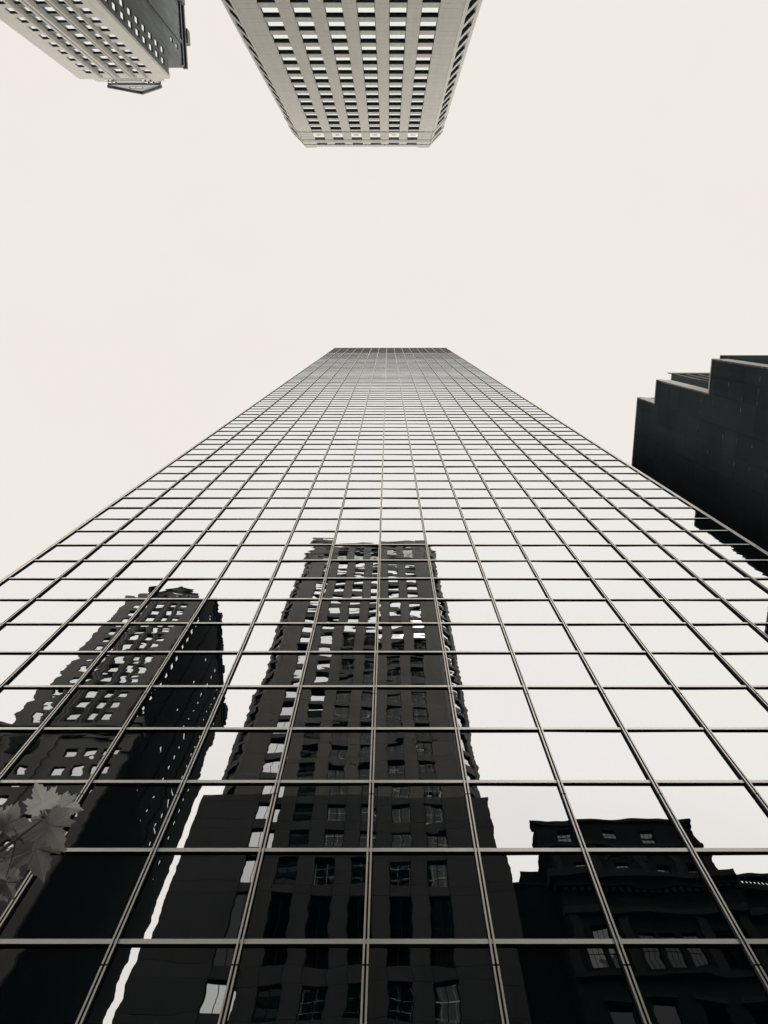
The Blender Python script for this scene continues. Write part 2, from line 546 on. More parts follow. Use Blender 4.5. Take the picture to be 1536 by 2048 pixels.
# rails
hw = (NB * BAY) / 2
rail_me = []
for dp_ in (.032, .036, .041):
    b = MB(); b.box(-hw, hw, -dp_, .02, -.042, .042, 0, {'d': 1, 't': 1, 'l': 1, 'r': 1})  # underside coloured black to stand in for its shade
    rail_me.append(b.mesh('rail', [M['steel'], M['dark']]))
for j in range(NR + 1):
    link('rail', rail_me[rnd.randrange(3)] if j > 16 else rail_me[1], T, (X_0 + hw - TX, GLASS_Y - TY, Z_0 + j * ROW))
# mullions: two ribs and a groove, jointed at every storey
joints = [9.783 + 3.658 * k for k in range(-2, 48)]
def mullion(w, g, d):
    b = MB(); e = {'l': 1, 'r': 1, 'd': 1, 't': 1, 'b': 1}
    zs = [0.3] + [z for z in joints if z < ZT] + [ZT]
    for z0, z1 in zip(zs, zs[1:]):
        for sx in (-1, 1):
            xa, xb = sorted((sx * g, sx * w))
            b.box(xa, xb, -d, .015, z0 + .014, z1 - .014, 0, e)
        b.box(-g - .003, g + .003, -d * .5, .014, z0 + .13, z1 - .13, 2)
    b.box(-g, g, -.012, .013, .3, ZT, 1)
    return b.mesh('mullion', [M['steel'], M['dark'], M['frame']])
mm = mullion(.040, .015, .066)
for i in range(1, NB):
    link('mullion', mm, T, (X_0 + i * BAY - TX, GLASS_Y - TY, 0))
me_ = mullion(.075, .012, .056)
for i in (0, NB):
    link('mullion', me_, T, (X_0 + i * BAY - TX, GLASS_Y - TY, 0))
b = MB(); b.box(-12.3 - TX, 13.4 - TX, GLASS_Y - .06 - TY, 40.1 - TY, ZT + .05, ZT + .55)
link('coping', b.mesh('coping', M['frame']), T)

# ================================================================ limestone tower across the street
BY = -27.1
BX0, BX1, CH = -14.1, 7.05, 2.2
Bt = thing('limestone_tower', 'pale limestone tower with cut corners and a grid of square windows', 'skyscraper', (-3.8, -42, 0))
ox, oy = -3.8, -42
TH = .34
def cpoly(i, x0=BX0, x1=BX1, ch=CH, back=-58.0):
    """plan of the tower, inset by i"""
    k = i * (math.sqrt(2) - 1)
    p = [(x0 + k, BY - i), (x0 - ch + i, BY - ch - k), (x0 - ch + i, back), (x1 + ch - i, back), (x1 + ch - i, BY - ch - k), (x1 - k, BY - i)]
    return [(x - ox, y - oy) for x, y in p]
BTOP = 144.9
b = MB(); b.prism(cpoly(TH), 0, BTOP - 1.2); link('wall', b.mesh('wall', M['joint']), Bt)
b = MB()
b.box(-17.25 - ox + TH, 9.4 - ox - TH, -60 - oy, BY - TH - oy - .004, 0, 63.6)
link('podium', b.mesh('podium', M['joint']), Bt)
b = MB()   # blank stone flanks of tower and podium
b.box(BX0 - CH - ox + .003, BX0 - CH - ox + TH + .3, -58 - oy, BY - CH - .25 - oy, 64.2, BTOP - 1)
b.box(BX1 + CH - ox - TH - .3, BX1 + CH - ox - .003, -58 - oy, BY - CH - .25 - oy, 64.2, BTOP - 1)
link('side_wall', b.mesh('side_wall', M['lime']), Bt)
b = MB()
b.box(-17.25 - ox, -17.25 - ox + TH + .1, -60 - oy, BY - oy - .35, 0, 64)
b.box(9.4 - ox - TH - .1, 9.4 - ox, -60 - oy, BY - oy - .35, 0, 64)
link('side_wall', b.mesh('side_wall', M['lime_shade']), Bt)
main = Face(Bt, 0, BY, 0.0)
chR = Face(Bt, BX1, BY, R(-45))
chL = Face(Bt, BX0 - CH, BY - CH, R(45))
CHW = CH * math.sqrt(2)
cols = [-11.09 + 3.012 * k for k in range(6)]
WW = 1.67
FL = 3.636
heads = [84.86 + FL * k for k in range(14)]       # top of each window opening
heads_low = [84.86 - FL * k for k in range(1, 8)]  # down to 59.4
J = .012
pieces = []      # (area, face, x0, x1, z0, z1, mat, y)
def piece(face, x0, x1, z0, z1, mat, y=0.0):
    pts = [tuple(face.at(x, y, z) + Vector((ox, oy, 0))) for x, z in ((x0, z0), (x1, z0), (x1, z1), (x0, z1))]
    pieces.append((shown_both(pts), face, x0 + J, x1 - J, z0 + J, z1 - J, mat, y))
def pier_row(z0, z1, xa, xb, mat, ww=WW):
    e = [xa] + [v for c in cols for v in (c - ww / 2, c + ww / 2)] + [xb]
    for k in range(0, len(e), 2):
        piece(main, e[k], e[k + 1], z0, z1, mat)
def floor_rows(zh, h, nxt, xa, xb, chamfer=True, st='lime', bd='limeband', gl='window'):
    """one storey: window zone below zh, band above it up to nxt"""
    pier_row(zh - h, zh, xa, xb, M[st])
    pier_row(zh, nxt, xa, xb, M[st])
    for c in cols:
        piece(main, c - WW / 2, c + WW / 2, zh, nxt, M[bd], -.06)
        main.window(c, zh - h + .01, WW - .02, h - .02, .24, 'plain' if zh > 81 else 'pair', gl, .17)
    if chamfer:
        for f in (chR, chL):
            piece(f, 0.012, .72, zh - h, nxt, M['lime']); piece(f, CHW - .72, CHW - .012, zh - h, nxt, M['lime'])
            piece(f, .72, CHW - .72, zh, nxt, M['lime'], -.02)
            f.window(CHW / 2, zh - h + .01, CHW - 1.46, h - .02, .24, 'plain', 'window', .2)
WH = 2.42
for zh in heads:
    floor_rows(zh, WH, zh + FL - WH if zh < 131 else 133.3, BX0 + .012, BX1 - .012)
for zh in heads_low:
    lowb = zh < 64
    floor_rows(zh, WH, zh + FL - WH, -17.25 if lowb else BX0 + .012, 9.4 if lowb else BX1 - .012, not lowb, *(('lime_shade', 'lime_shade') if lowb else ()))
# podium storeys
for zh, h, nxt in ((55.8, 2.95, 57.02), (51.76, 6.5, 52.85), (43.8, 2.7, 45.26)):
    floor_rows(zh, h, nxt, -17.25, 9.4, False, 'lime_shade', 'lime_shade', 'oldglass' if h > 6 else 'window')
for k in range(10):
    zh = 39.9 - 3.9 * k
    floor_rows(zh, 2.5, 41.1 if k == 0 else zh + 1.4, -17.25, 9.4, False, 'lime_shade', 'lime_shade')
# crown: banded courses, medallion panels, two window rows
ca, cb = BX0 + .03, BX1 - .03
for z0, z1 in ((133.36, 134.2), (139.15, 140.2), (140.2, 141.2), (142.85, 143.8)):
    piece(main, ca, cb, z0, z1 - .12, M['lime'], .08)
    for f in (chR, chL): piece(f, .06, CHW - .06, z0, z1 - .12, M['lime'], .08)
zz = [134.2, 135.4, 136.6, 137.8, 139.15]
for z0, z1 in list(zip(zz, zz[1:])) + [(141.2, 142.85)]:
    pier_row(z0, z1 - .12, ca, cb, M['lime'])
    for f in (chR, chL):
        piece(f, .03, .72, z0, z1 - .12, M['lime']); piece(f, CHW - .72, CHW - .03, z0, z1 - .12, M['lime'])
for c in cols:
    b = MB(); b.box(-WW / 2 + .02, WW / 2 - .02, -.3, 0, 0, 3.05)
    for k in range(14):
        t0, t1 = 2 * math.pi * k / 14, 2 * math.pi * (k + 1) / 14
        for r0, r1, d in ((.5, .38, .05),):
            b.quad((r0 * math.cos(t0), d, 1.4 + r0 * math.sin(t0) * .9), (r1 * math.cos(t0), d, 1.4 + r1 * math.sin(t0) * .9),
                   (r1 * math.cos(t1), d, 1.4 + r1 * math.sin(t1) * .9), (r0 * math.cos(t1), d, 1.4 + r0 * math.sin(t1) * .9))
            b.quad((r0 * math.cos(t0), 0, 1.4 + r0 * math.sin(t0) * .9), (r0 * math.cos(t0), d, 1.4 + r0 * math.sin(t0) * .9),
                   (r0 * math.cos(t1), d, 1.4 + r0 * math.sin(t1) * .9), (r0 * math.cos(t1), 0, 1.4 + r0 * math.sin(t1) * .9))
    b.box(-.2, .2, 0, .09, 1.3, 1.5)
    main.put('medallion_panel', _cache.setdefault('med', b.mesh('medallion_panel', M['ornament'])), c, -.02, 134.25)
    main.window(c, 137.35, WW - .02, 1.75, .22)
    main.window(c, 141.22, WW - .02, 1.55, .22)
    main.slab('dentil', c + 1.5 - .3, c + 1.5 + .3, 133.06, 133.3, .2, M['joint'], .03)
for f in (chR, chL):
    f.window(CHW / 2, 136.6, CHW - 1.46, 2.5, .2); f.window(CHW / 2, 141.22, CHW - 1.46, 1.55, .2)
    piece(f, .72, CHW - .72, 134.2, 136.55, M['lime'], -.02)
main.slab('ledge', BX0, BX1, 133.28, 133.36, .3, M['lime'], .05)
for f, w in ((main, (BX0, BX1)), (chR, (0, CHW)), (chL, (0, CHW))):
    f.slab('coping', w[0] + .01, w[1] - .01, 143.82, 144.7, .5, M['lime'], .02)
for x0, x1 in ((BX0, BX0 + 1.9), (BX1 - 1.9, BX1)):
    main.slab('coping', x0 + .01, x1 - .01, 144.71, 145.3, .5, M['lime'], .04)
main.slab('coping', -17.255, BX0 - CH - .05, 63.7, 64.2, .9, M['lime'], .03)
main.slab('coping', BX1 + CH + .05, 9.45, 63.7, 64.2, .9, M['lime'], .03)
pieces.sort(key=lambda p: -p[0])
restb = {}
for k, (ar, f, x0, x1, z0, z1, mat, y) in enumerate(pieces):
    if k < 300:
        f.slab('stone_panel', x0, x1, z0, z1, TH + y - .01, mat, y)
    else:
        mb = restb.setdefault(mat.name, (MB(), mat))[0]
        n = len(mb.v)
        mb.box(x0, x1, -TH, y, z0, z1)
        for q in range(n, n + 8):
            vx, vy, vz = mb.v[q]
            mb.v[q] = tuple(f.at(vx, vy, vz))
for mb, mat in restb.values():
    o = link('stone_panel', mb.mesh('stone_panel', mat), Bt); o['kind'] = 'stuff'

# ================================================================ gabled tower further down the street
AX0, AX1, AY = -49.6, -35.0, -36.0
A = thing('gabled_tower', 'buff stone tower with pilasters, gabled crown and side wall coloured dark for shade', 'skyscraper', (-42, -50, 0))
ax, ay = -42, -50
b = MB()
b.box(AX0 - ax + .4, AX1 - ax - .4, -41 - ay, AY - .4 - ay, 80, 137.6)
b.box(AX0 - 2 - ax, AX1 - ax - .35, -69.0 - ay, -40.4 - ay, 0, 149)
link('wall', b.mesh('wall', M['core']), A)
fr = Face(A, 0, AY, 0.0)
acols = [(-47.35, -46.05, 0), (-45.35, -44.15, 1), (-42.75, -41.1, 1), (-40.0, -38.8, 1), (-38.2, -36.95, 0)]
ah = [110.76 + 3.13 * k for k in range(-7, 9)]
holes = []
for (x0, x1, sp) in acols:
    for n_, zh in enumerate(ah):
        if n_ == len(ah) - 1 and (x0 < -47 or False):
            pass
        holes.append((x0, x1, zh - 1.85, zh))
    if sp:
        holes.append((x0, x1, ah[0] - 1.85, ah[-1]))
fr.put('front_wall', wall_mesh('front_wall', AX0, AX1, 80, 138.3, holes, .42, M['buff']), 0, 0, 0)
for (x0, x1, sp) in acols:
    w = x1 - x0
    for zh in ah:
        fr.window((x0 + x1) / 2, zh - 1.84, w - .02, 1.82, .13, 'plain', 'window', .12)
        if sp and zh != ah[-1]:
            fr.slab('spandrel_panel', x0 + .005, x1 - .005, zh, zh + 1.28, .3, M['spandrel'], -.12)
# pilasters
for x0, x1 in ((-46.0, -45.42), (-44.05, -43.45), (-43.4, -42.85), (-41.0, -40.6), (-40.55, -40.1), (-38.75, -38.3)):
    b = MB(); w = x1 - x0
    b.box(-w / 2, w / 2, 0, .22, 82, 137.8)
    b.box(-w / 2 + .12, w / 2 - .12, .22, .36, 82, 137.2)
    fr.put('pilaster', b.mesh('pilaster', M['buff']), (x0 + x1) / 2, .002, 0)
# crown of the front
b = MB()
b.prism_y([(AX0 - ax, 138.3), (AX1 - ax, 138.3), (AX1 - ax, 138.6), (-36.3 - ax, 138.6), (-36.3 - ax, 140.1), (-37.4 - ax, 140.1), (-37.4 - ax, 141.2),
           (-45.75 - ax, 141.2), (-45.75 - ax, 140.3), (-47.4 - ax, 140.3), (-47.4 - ax, 138.9), (AX0 - ax, 138.9)], AY - .9 - ay, AY - ay + .004)
link('parapet', b.mesh('parapet', M['buff']), A)
b = MB()
b.prism_y([(-45.9 - ax, 141.2), (-37.2 - ax, 141.2), (-37.2 - ax, 141.5), (-41.6 - ax, 145.5), (-45.9 - ax, 141.5)], AY - 4.6 - ay, AY + .25 - ay)
rf = link('roof', b.mesh('roof', M['copper']), A)
b = MB()
for sx in (-1, 1):
    q = [(-41.6 - ax + sx * 4.45, 141.3), (-41.6 - ax + sx * 4.45, 141.75), (-41.6 - ax, 145.8), (-41.6 - ax, 145.3)]
    b.prism_y(q if sx < 0 else q[::-1], AY + .2 - ay, AY + .6 - ay)
link('raking_cornice', b.mesh('raking_cornice', M['spandrel']), rf)
fr.window(-42.0, 138.7, 4.4, .95, -.06, 'grid'); fr.window(-41.8, 142.3, 2.2, .8, -.31, 'pair')
for x in (-45.3, -44.7, -39.4, -38.6):
    for k in range(4):
        fr.slab('ornament_block', x - .18 + .1 * k, x + .18 + .1 * k, 138.6 + .6 * k, 139.05 + .6 * k, .3, M['frame'] if k % 2 else M['ornament'], .16 + .02 * k)
# side wall towards the limestone tower (faces +x); local x runs towards -y
sd_ = Face(A, AX1, AY - .43, R(-90))
shol = []
sh = [110.9 + 3.13 * k for k in range(-10, 9)]
for zh in sh:
    for x0 in (.72, 2.25):
        shol.append((x0, x0 + .95, zh - 1.75, zh))
sd_.put('side_wall', wall_mesh('side_wall', 0, 4.0, 80, 138.3, shol, .35, M['buff_shade']), 0, 0, 0)
for x0, x1, z0, z1 in shol:
    sd_.window((x0 + x1) / 2, z0 + .01, x1 - x0 - .02, z1 - z0 - .02, .09)
sd2 = Face(A, AX1, -40.43, R(-90))
shol = []
for zh in [92 + 3.13 * k for k in range(-22, 18)]:
    for n_, x0 in enumerate((1.6, 7.5, 12.8, 18.5, 24.0)):
        if n_ in (0,) and zh < 142: continue
        if n_ == 1 and int(zh * 7) % 3: continue
        if zh < 84: continue
        shol.append((x0, x0 + .8, zh - 1.5, zh))
sd2.put('side_wall', wall_mesh('side_wall', 0, 29.0, 0, 149, shol, .35, M['buff_shade']), 0, 0, 0)
for x0, x1, z0, z1 in shol:
    sd2.window((x0 + x1) / 2, z0 + .01, x1 - x0 - .02, z1 - z0 - .02, .09)
for x0, x1 in ((3.1, 3.7), (9.8, 10.3), (16.2, 16.8), (21.8, 22.3)):
    sd2.slab('pilaster', x0, x1, 84, 148, .2, M['buff_shade'], .22)
for x0, x1, z0, z1, d in ((-.1, 29.1, 147.2, 147.8, .3), (-.1, 29.1, 148.9, 149.6, .45), (4.0, 6.2, 149.6, 151.3, .7), (9.4, 11.2, 145.6, 148.88, .75), (15, 16.6, 149.6, 150.8, .5), (20.5, 22.8, 149.6, 151.0, .6), (25.6, 29.1, 149.6, 151.8, .4)):
    sd2.slab('cornice_block', x0, x1, z0, z1, d + .3, M['buff_shade'], d)
b = MB(); b.prism_y([(AX0 - ax - 2, 149), (AX1 - .6 - ax, 149), (-38 - ax, 149.9), (-48 - ax, 149.9)], -67 - ay, -41.5 - ay); link('roof', b.mesh('roof', M['copper']), A)
for k in range(5):
    sd2.slab('chimney', .4 + k * .55, .7 + k * .55, 149.6, 150.6, .3, M['frame'], -.6)
# lower block
LY = -34.0
b = MB(); b.box(-56 - ax, -31.4 - ax, -59.2 - ay, LY - .4 - ay, 0, 87.6); link('lower_block', b.mesh('lower_block', M['buff_shade']), A)
lf = Face(A, 0, LY, 0.0)
lh = []
for k in range(7):
    for c in (-53.5, -50.8, -46.8, -44.2, -41.6, -37.5, -35.2, -33.0):
        zh = 84.4 - 3.6 * k
        if k == 0 and -48 < c < -40: continue
        lh.append((c - .75, c + .75, zh - 1.9, zh))
lf.put('front_wall', wall_mesh('front_wall', -56, -31, 0, 87.6, lh, .38, M['buff']), 0, 0, 0)
for x0, x1, z0, z1 in lh:
    lf.window((x0 + x1) / 2, z0 + .01, x1 - x0 - .02, z1 - z0 - .02, .22)
lf.slab('cornice', -56.4, -30.7, 87.6, 88.5, 1.2, M['buff'], .35)
lf.slab('cornice', -56.1, -30.9, 86.6, 87.0, .5, M['buff'], .14)
b = MB()   # carved shield
for k in range(5):
    s = 1 - k * .17
    b.prism_y([(-2.2 * s, -.9 * s + 1.6), (0, -1.9 * s + 1.6), (2.2 * s, -.9 * s + 1.6), (2.2 * s, 1.3 * s + 1.6), (.9 * s, 1.6 * s + 1.6), (-.9 * s, 1.6 * s + 1.6), (-2.2 * s, 1.3 * s + 1.6)][::-1], k * .11, k * .11 + .11)
lf.put('carved_shield', b.mesh('carved_shield', M['spandrel']), -44.2, .004, 82.8)
lf.slab('corner_bracket', -31.9, -31.0, 82.8, 86.5, .6, M['buff'], .28)
for k, x in enumerate((-48.0, -40.4)):
    lf.slab('pilaster', x - .5, x + .5, 60, 86.5, .5, M['buff'], .3)

# ================================================================ brown classical building
Cb = thing('brown_stone_building', 'dark classical stone building with heavy cornice and attic windows', 'building', (19.7, -36, 0))
cx_, cy_ = 19.7, -36
cf = Face(Cb, 0, -27.1, 0.0)
b = MB()
b.box(13.4 - cx_, 26 - cx_, -44 - cy_, -27.5 - cy_, 0, 60.2)
link('wall', b.mesh('wall', M['core']), Cb)
ch_ = []
st = {}
for c in (15.4, 19.2, 22.5, 25.0):
    if c != 25.0: ch_.append((c - .6, c + .6, 57.95, 59.25))
    ch_.append((c - .55, c + .55, 53.5, 55.0))
for c in (15.0, 16.5, 18.9, 20.45, 22.1, 24.4, 25.3):
    ch_.append((c - .6, c + .6, 45.0, 48.0))
for k in range(10):
    for c in (15.4, 18.2, 21.4, 24.4):
        ch_.append((c - .8, c + .8, 38.6 - 4.2 * k, 42.2 - 4.2 * k))
ch_ = [h for h in ch_ if h[2] > 1]
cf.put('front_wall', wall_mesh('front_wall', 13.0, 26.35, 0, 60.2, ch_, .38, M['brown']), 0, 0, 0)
for x0, x1, z0, z1 in ch_:
    cf.window((x0 + x1) / 2, z0 + .01, x1 - x0 - .02, z1 - z0 - .02, .2, 'grid' if z0 > 44 else 'sash', 'oldglass')
b = MB(); b.box(13.0 - cx_, 13.4 - cx_, -44 - cy_, -27.49 - cy_, 0, 60.2); b.box(26.0 - cx_, 26.35 - cx_, -44 - cy_, -27.49 - cy_, 0, 60.2)
link('side_wall', b.mesh('side_wall', M['brown']), Cb)
cf.slab('coping', 12.8, 26.55, 60.2, 60.6, 1.0, M['browntrim'], .2)
cf.slab('string_course', 12.9, 26.4, 57.2, 57.5, .3, M['browntrim'], .16)
cf.slab('cornice', 12.2, 27.0, 52.5, 53.25, 1.6, M['browntrim'], .85)
cf.slab('cornice', 12.6, 26.7, 51.9, 52.48, .9, M['browntrim'], .45)
cf.slab('string_course', 12.8, 26.5, 49.3, 49.75, .5, M['browntrim'], .4)
cf.slab('string_course', 12.9, 26.4, 44.2, 44.5, .4, M['browntrim'], .3)
for k in range(22):
    cf.slab('dentil', 13.2 + k * .6, 13.5 + k * .6, 51.5, 51.88, .4, M['browntrim'], .36)
for x in (13.5, 17.3, 20.9, 23.8, 25.9):
    cf.slab('pilaster', x - .3, x + .3, 53.26, 57.18, .3, M['browntrim'], .12)
for x in (13.4, 17.6, 23.3, 26.0):
    cf.slab('pilaster', x - .35, x + .35, 44.52, 49.28, .4, M['browntrim'], .22)
for k in range(6):
    for c in (15.4, 18.2, 21.4, 24.4):
        cf.slab('window_surround', c - 1.05, c + 1.05, 42.25 - 4.2 * k, 42.55 - 4.2 * k, .3, M['browntrim'], .18)
b = MB()   # arched heads of the attic windows
for c in (19.2, 22.5):
    for k in range(8):
        t0, t1 = math.pi * k / 8, math.pi * (k + 1) / 8
        r0, r1 = 1.15, .95
        q = [(c - cx_ + r * math.cos(t), 55.4 + r * math.sin(t)) for r, t in ((r0, t0), (r0, t1), (r1, t1), (r1, t0))]
        b.prism_y([q[3], q[2], q[1], q[0]], -27.1 - cy_, -27.0 - cy_)
link('arch', b.mesh('arch', M['browntrim']), Cb)
# balustraded wing
W = thing('balustraded_building', 'dark stone building with roof balustrade beside the classical building', 'building', (36, -36, 0))
wf = Face(W, 0, -27.1, 0.0)
b = MB(); b.box(26.8 - 36, 46 - 36, -44 + 36, -27.5 + 36, 0, 51.6); link('wall', b.mesh('wall', M['core']), W)
wh = []
for k in range(11):
    for c in (28.6, 31.4, 34.2, 37, 39.8, 42.6):
        z1 = 48.0 - 4.3 * k
        if z1 > 4: wh.append((c - .7, c + .7, z1 - 2.8, z1))
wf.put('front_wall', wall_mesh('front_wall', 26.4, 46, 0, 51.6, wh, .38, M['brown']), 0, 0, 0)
for x0, x1, z0, z1 in wh:
    wf.window((x0 + x1) / 2, z0 + .01, x1 - x0 - .02, z1 - z0 - .02, .2, 'sash', 'oldglass')
wf.slab('cornice', 27.02, 46.3, 51.0, 51.6, 1.4, M['browntrim'], .7)
wf.slab('string_course', 26.45, 46.2, 49.0, 49.4, .5, M['browntrim'], .35)
wf.slab('balustrade_rail', 26.6, 46, 53.0, 53.3, .4, M['browntrim'], .1)
for k in range(7):
    wf.slab('balustrade_pier', 26.6 + k * 3.1, 27.4 + k * 3.1, 51.61, 52.99, .4, M['browntrim'], .08)
for k in range(62):
    x = 26.75 + k * .31
    if (x - 26.6) % 3.1 > .85:
        wf.slab('baluster', x, x + .14, 51.61, 52.99, .16, M['browntrim'], -.02)
# narrow annex behind the gap
N = thing('narrow_building', 'narrow dark building squeezed between limestone tower and classical building', 'building', (11.3, -38, 0))
nf = Face(N, 0, -29.5, 0.0)
nh = [(11.2, 12.2, 35 - 4 * k, 37 - 4 * k) for k in range(8)]
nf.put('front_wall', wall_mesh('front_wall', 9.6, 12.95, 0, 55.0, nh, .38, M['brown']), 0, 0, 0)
for x0, x1, z0, z1 in nh:
    nf.window((x0 + x1) / 2, z0 + .01, x1 - x0 - .02, z1 - z0 - .02, .2, 'sash', 'oldglass')
b = MB(); b.box(9.8 - 11.3, 12.9 - 11.3, -46 + 38, -29.9 + 38, 0, 55); link('wall', b.mesh('wall', M['brown']), N)
b = MB(); b.box(10.9 - 11.3, 12.9 - 11.3, -40 + 38, -30.4 + 38, 55.002, 58); link('roof_house', b.mesh('roof_house', M['brown']), N)
nf.slab('coping', 9.55, 12.97, 55.0, 55.3, .6, M['browntrim'], .06)

# ================================================================ stepped dark building to the right
DX = 20.2
Dk = thing('stepped_bronze_building', 'dark panelled building stepping up in stages with pale edge trims', 'building', (32, 4, 0))
dx, dy = 32, 4
steps = [(6.81, 12.5, 64.1), (5.04, 6.81, 60.0), (2.92, 5.04, 50.3), (-.75, 2.92, 39.7), (-5.2, -.75, 30.0)]
b = MB()
for y0, y1, z1 in steps:
    b.box(DX + .12 - dx, 45 - dx, y0 + .12 - dy, y1 + .119 - dy, 0, z1 - .15)
b.box(DX + .12 - dx, 45 - dx, 12.62 - dy, 30 - dy, 0, 60.6)
link('wall', b.mesh('wall', M['core']), Dk)
b = MB()   # set-back upper storeys
b.prism_y([(21.4 - dx, 58), (44 - dx, 58), (44 - dx, 65.9), (23.4 - dx, 65.9), (21.4 - dx, 60.4)], 5.07 - dy, 12.4 - dy); b.box(22.8 - dx, 44 - dx, 2.97 - dy, 5.05 - dy, 48, 55.4)
link('upper_storey', b.mesh('upper_storey', M['bronze']), Dk)
b = MB()
b.box(23.2 - dx, 44 - dx, 4.97 - dy, 5.06 - dy, 65.3, 66.3); 
for k in range(9):
    b.box(23.5 + k * .9 - dx, 23.53 + k * .9 - dx, 5.01 - dy, 5.066 - dy, 58, 65.25)
link('upper_storey_trim', b.mesh('upper_storey_trim', M['limeband']), Dk)
side = Face(Dk, DX, 0, R(90))      # local x runs towards +y, outward -x
PW, PH = 1.34, 1.914
dp = []
z = 66.9
edges = [-11.0]
zj = [1.69 + 1.914 * k for k in range(33)]    # horizontal joints
for y0, y1, z1 in steps + [(12.5, 24, 60.6)]:
    n = max(1, round((y1 - y0) / PW))
    w = (y1 - y0) / n
    cuts = [0] + [q for q in zj if q < z1 - .6] + [z1]
    for k in range(n):
        for za, zb in zip(cuts, cuts[1:]):
            a, c = y0 + k * w, y0 + (k + 1) * w
            pts = [(DX, a, za), (DX, c, za), (DX, c, zb), (DX, a, zb)]
            dp.append((shown_both(pts) * (1 if a > -3 else .9), a, c, za, zb))
dp.sort(key=lambda p: -p[0])
rb = MB()
for k, (ar, a, c, za, zb) in enumerate(dp):
    if k < 300:
        side.slab('cladding_panel', a + .006, c - .006, za + .008, zb - .008, .1, M['bronze'], 0)
    else:
        n = len(rb.v); rb.box(a + .006, c - .006, -.1, 0, za + .008, zb - .008)
        for q in range(n, n + 8): rb.v[q] = tuple(side.at(*rb.v[q]))
o = link('cladding_panel', rb.mesh('cladding_panel', M['bronze']), Dk); o['kind'] = 'stuff'
rnd = random.Random(11)
for zt in [1.69 + 1.914 * k for k in (26, 25, 24, 23, 22, 21, 20)]:
    for yt in (3.6, 4.24, 4.9, 5.53, 6.3, 7.3, 8.6):
        if zt > 49.9 and yt < 5.2: continue
        if rnd.random() < .55:
            side.slab('joint_glint', yt - .06 - .1 * rnd.random(), yt + .08 + .12 * rnd.random(), zt - .03, zt + .03, .05, M['glint'], .012)  # pale ticks painted in for highlights along the joints
# pale return faces at each step (face -y)
for (y0, y1, z1), (_, _, zl) in zip(steps, steps[1:] + [(0, 0, 0)]):
    f = Face(Dk, DX, y0, R(180))    # local x runs towards -x, outward -y
    f.slab('edge_trim', -1.0, 0.0, zl, z1, .1, M['lightmetal'], 0.004)
    f.slab('return_wall', -20, -1.02, zl, z1 - .1, .1, M['bronze'], 0.0)
    side.slab('coping', y0 - .02, y1 - .02, z1, z1 + .12, .5, M['lightmetal'], .03)


# ================================================================ unseen blocks added to cut sky light; slender slab inferred from window reflections
def unseen_block(label, x0, x1, yf, depth, top, faces_street, mat):
    """plain block with ribbon windows; front at yf, facing +y or -y"""
    sgn = 1 if faces_street > 0 else -1
    mx_, my_ = (x0 + x1) / 2, yf - sgn * depth / 2
    n_ = thing('unseen_office_block', label, 'building', (mx_, my_, 0))
    b = MB(); b.box(x0 - mx_, x1 - mx_, -depth / 2 + (0 if sgn > 0 else .42), depth / 2 - (.42 if sgn > 0 else 0), 0, top)
    link('wall', b.mesh('wall', mat), n_)
    f = Face(n_, mx_, yf, 0 if sgn > 0 else R(180))
    hw_ = (x1 - x0) / 2
    hs = [(-hw_ + 1, hw_ - 1, z, z + 1.9) for z in [5 + 3.7 * k for k in range(int((top - 9) / 3.7))]]
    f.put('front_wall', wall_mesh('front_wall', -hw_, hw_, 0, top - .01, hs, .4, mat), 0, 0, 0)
    for a, c, z0, z1 in hs:
        f.window((a + c) / 2, z0 + .01, c - a - .02, z1 - z0 - .02, .15, 'pair', 'oldglass')
    f.slab('coping', -hw_ - .1, hw_ + .1, top, top + .6, .8, mat, .15)
unseen_block('unseen office block with ribbon windows, added to cut sky light, beyond the balustraded building', 52, 92, -27.1, 25, 88, 1, M['brown'])
unseen_block('unseen office block with ribbon windows, added to cut sky light, beyond the gabled tower', -98, -60, -30, 28, 84, 1, M['brown'])
unseen_block('unseen office block with ribbon windows, added to cut sky light, down the street past the glass tower', -112, -64, 8.5, 28, 118, -1, M['brown'])
unseen_block('unseen low office block with ribbon windows, added to cut sky light, standing next to the glass tower', -40, -23, 8.5, 26, 41, -1, M['brown'])
unseen_block('unseen taller office block with ribbon windows, added to cut sky light, behind the low block by the glass tower', -63, -41, 8.5, 28, 76, -1, M['brown'])
unseen_block('slender grey office slab with ribbon windows right behind the glass tower, towards the low block', -24, -12.6, 42, 24, 204, -1, M['brown'])
unseen_block('unseen broad office slab with ribbon windows, added to cut sky light, right behind the glass tower, towards the stepped building', 14, 34, 42, 24, 150, -1, M['brown'])
unseen_block('unseen office block with ribbon windows, added to cut sky light, beside the stepped bronze building', 48, 92, 4, 26, 94, -1, M['brown'])

# ================================================================ street tree
tx0 = Vector((-5.2, 2.9, 0))
Tr = thing('street_tree', 'broad-leaved street tree with pointed lobed leaves in front of the glass tower', 'tree', tx0)
def pix(px, py, dist):
    u, v = px - ZX, 1024 - py
    d = Vector((u, -v * SP + F * CP, v * CP + F * SP)).normalized()
    return Vector((0, 0, 1.6)) + d * dist
b = MB()
b.tube([(0, 0, 0), (.02, .01, .8), (-.03, .03, 1.8), (.02, .0, 2.8), (.0, .05, 3.9), (-.1, .1, 5.2)], [.13, .105, .09, .075, .055, .03], 12)
link('trunk', b.mesh('trunk', M['bark']), Tr)
tip = pix(84, 1640, 2.60) - tx0
mid = pix(0, 1702, 2.70) - tx0
b = MB()
b.tube([(.0, .02, 2.6), tuple(Vector((0, .02, 2.6)).lerp(mid, .5) + Vector((0, 0, -.04))), tuple(mid), tuple(mid.lerp(tip, .55)), tuple(tip)], [.03, .016, .0065, .004, .002], 8)
fk = mid.lerp(tip, .38)
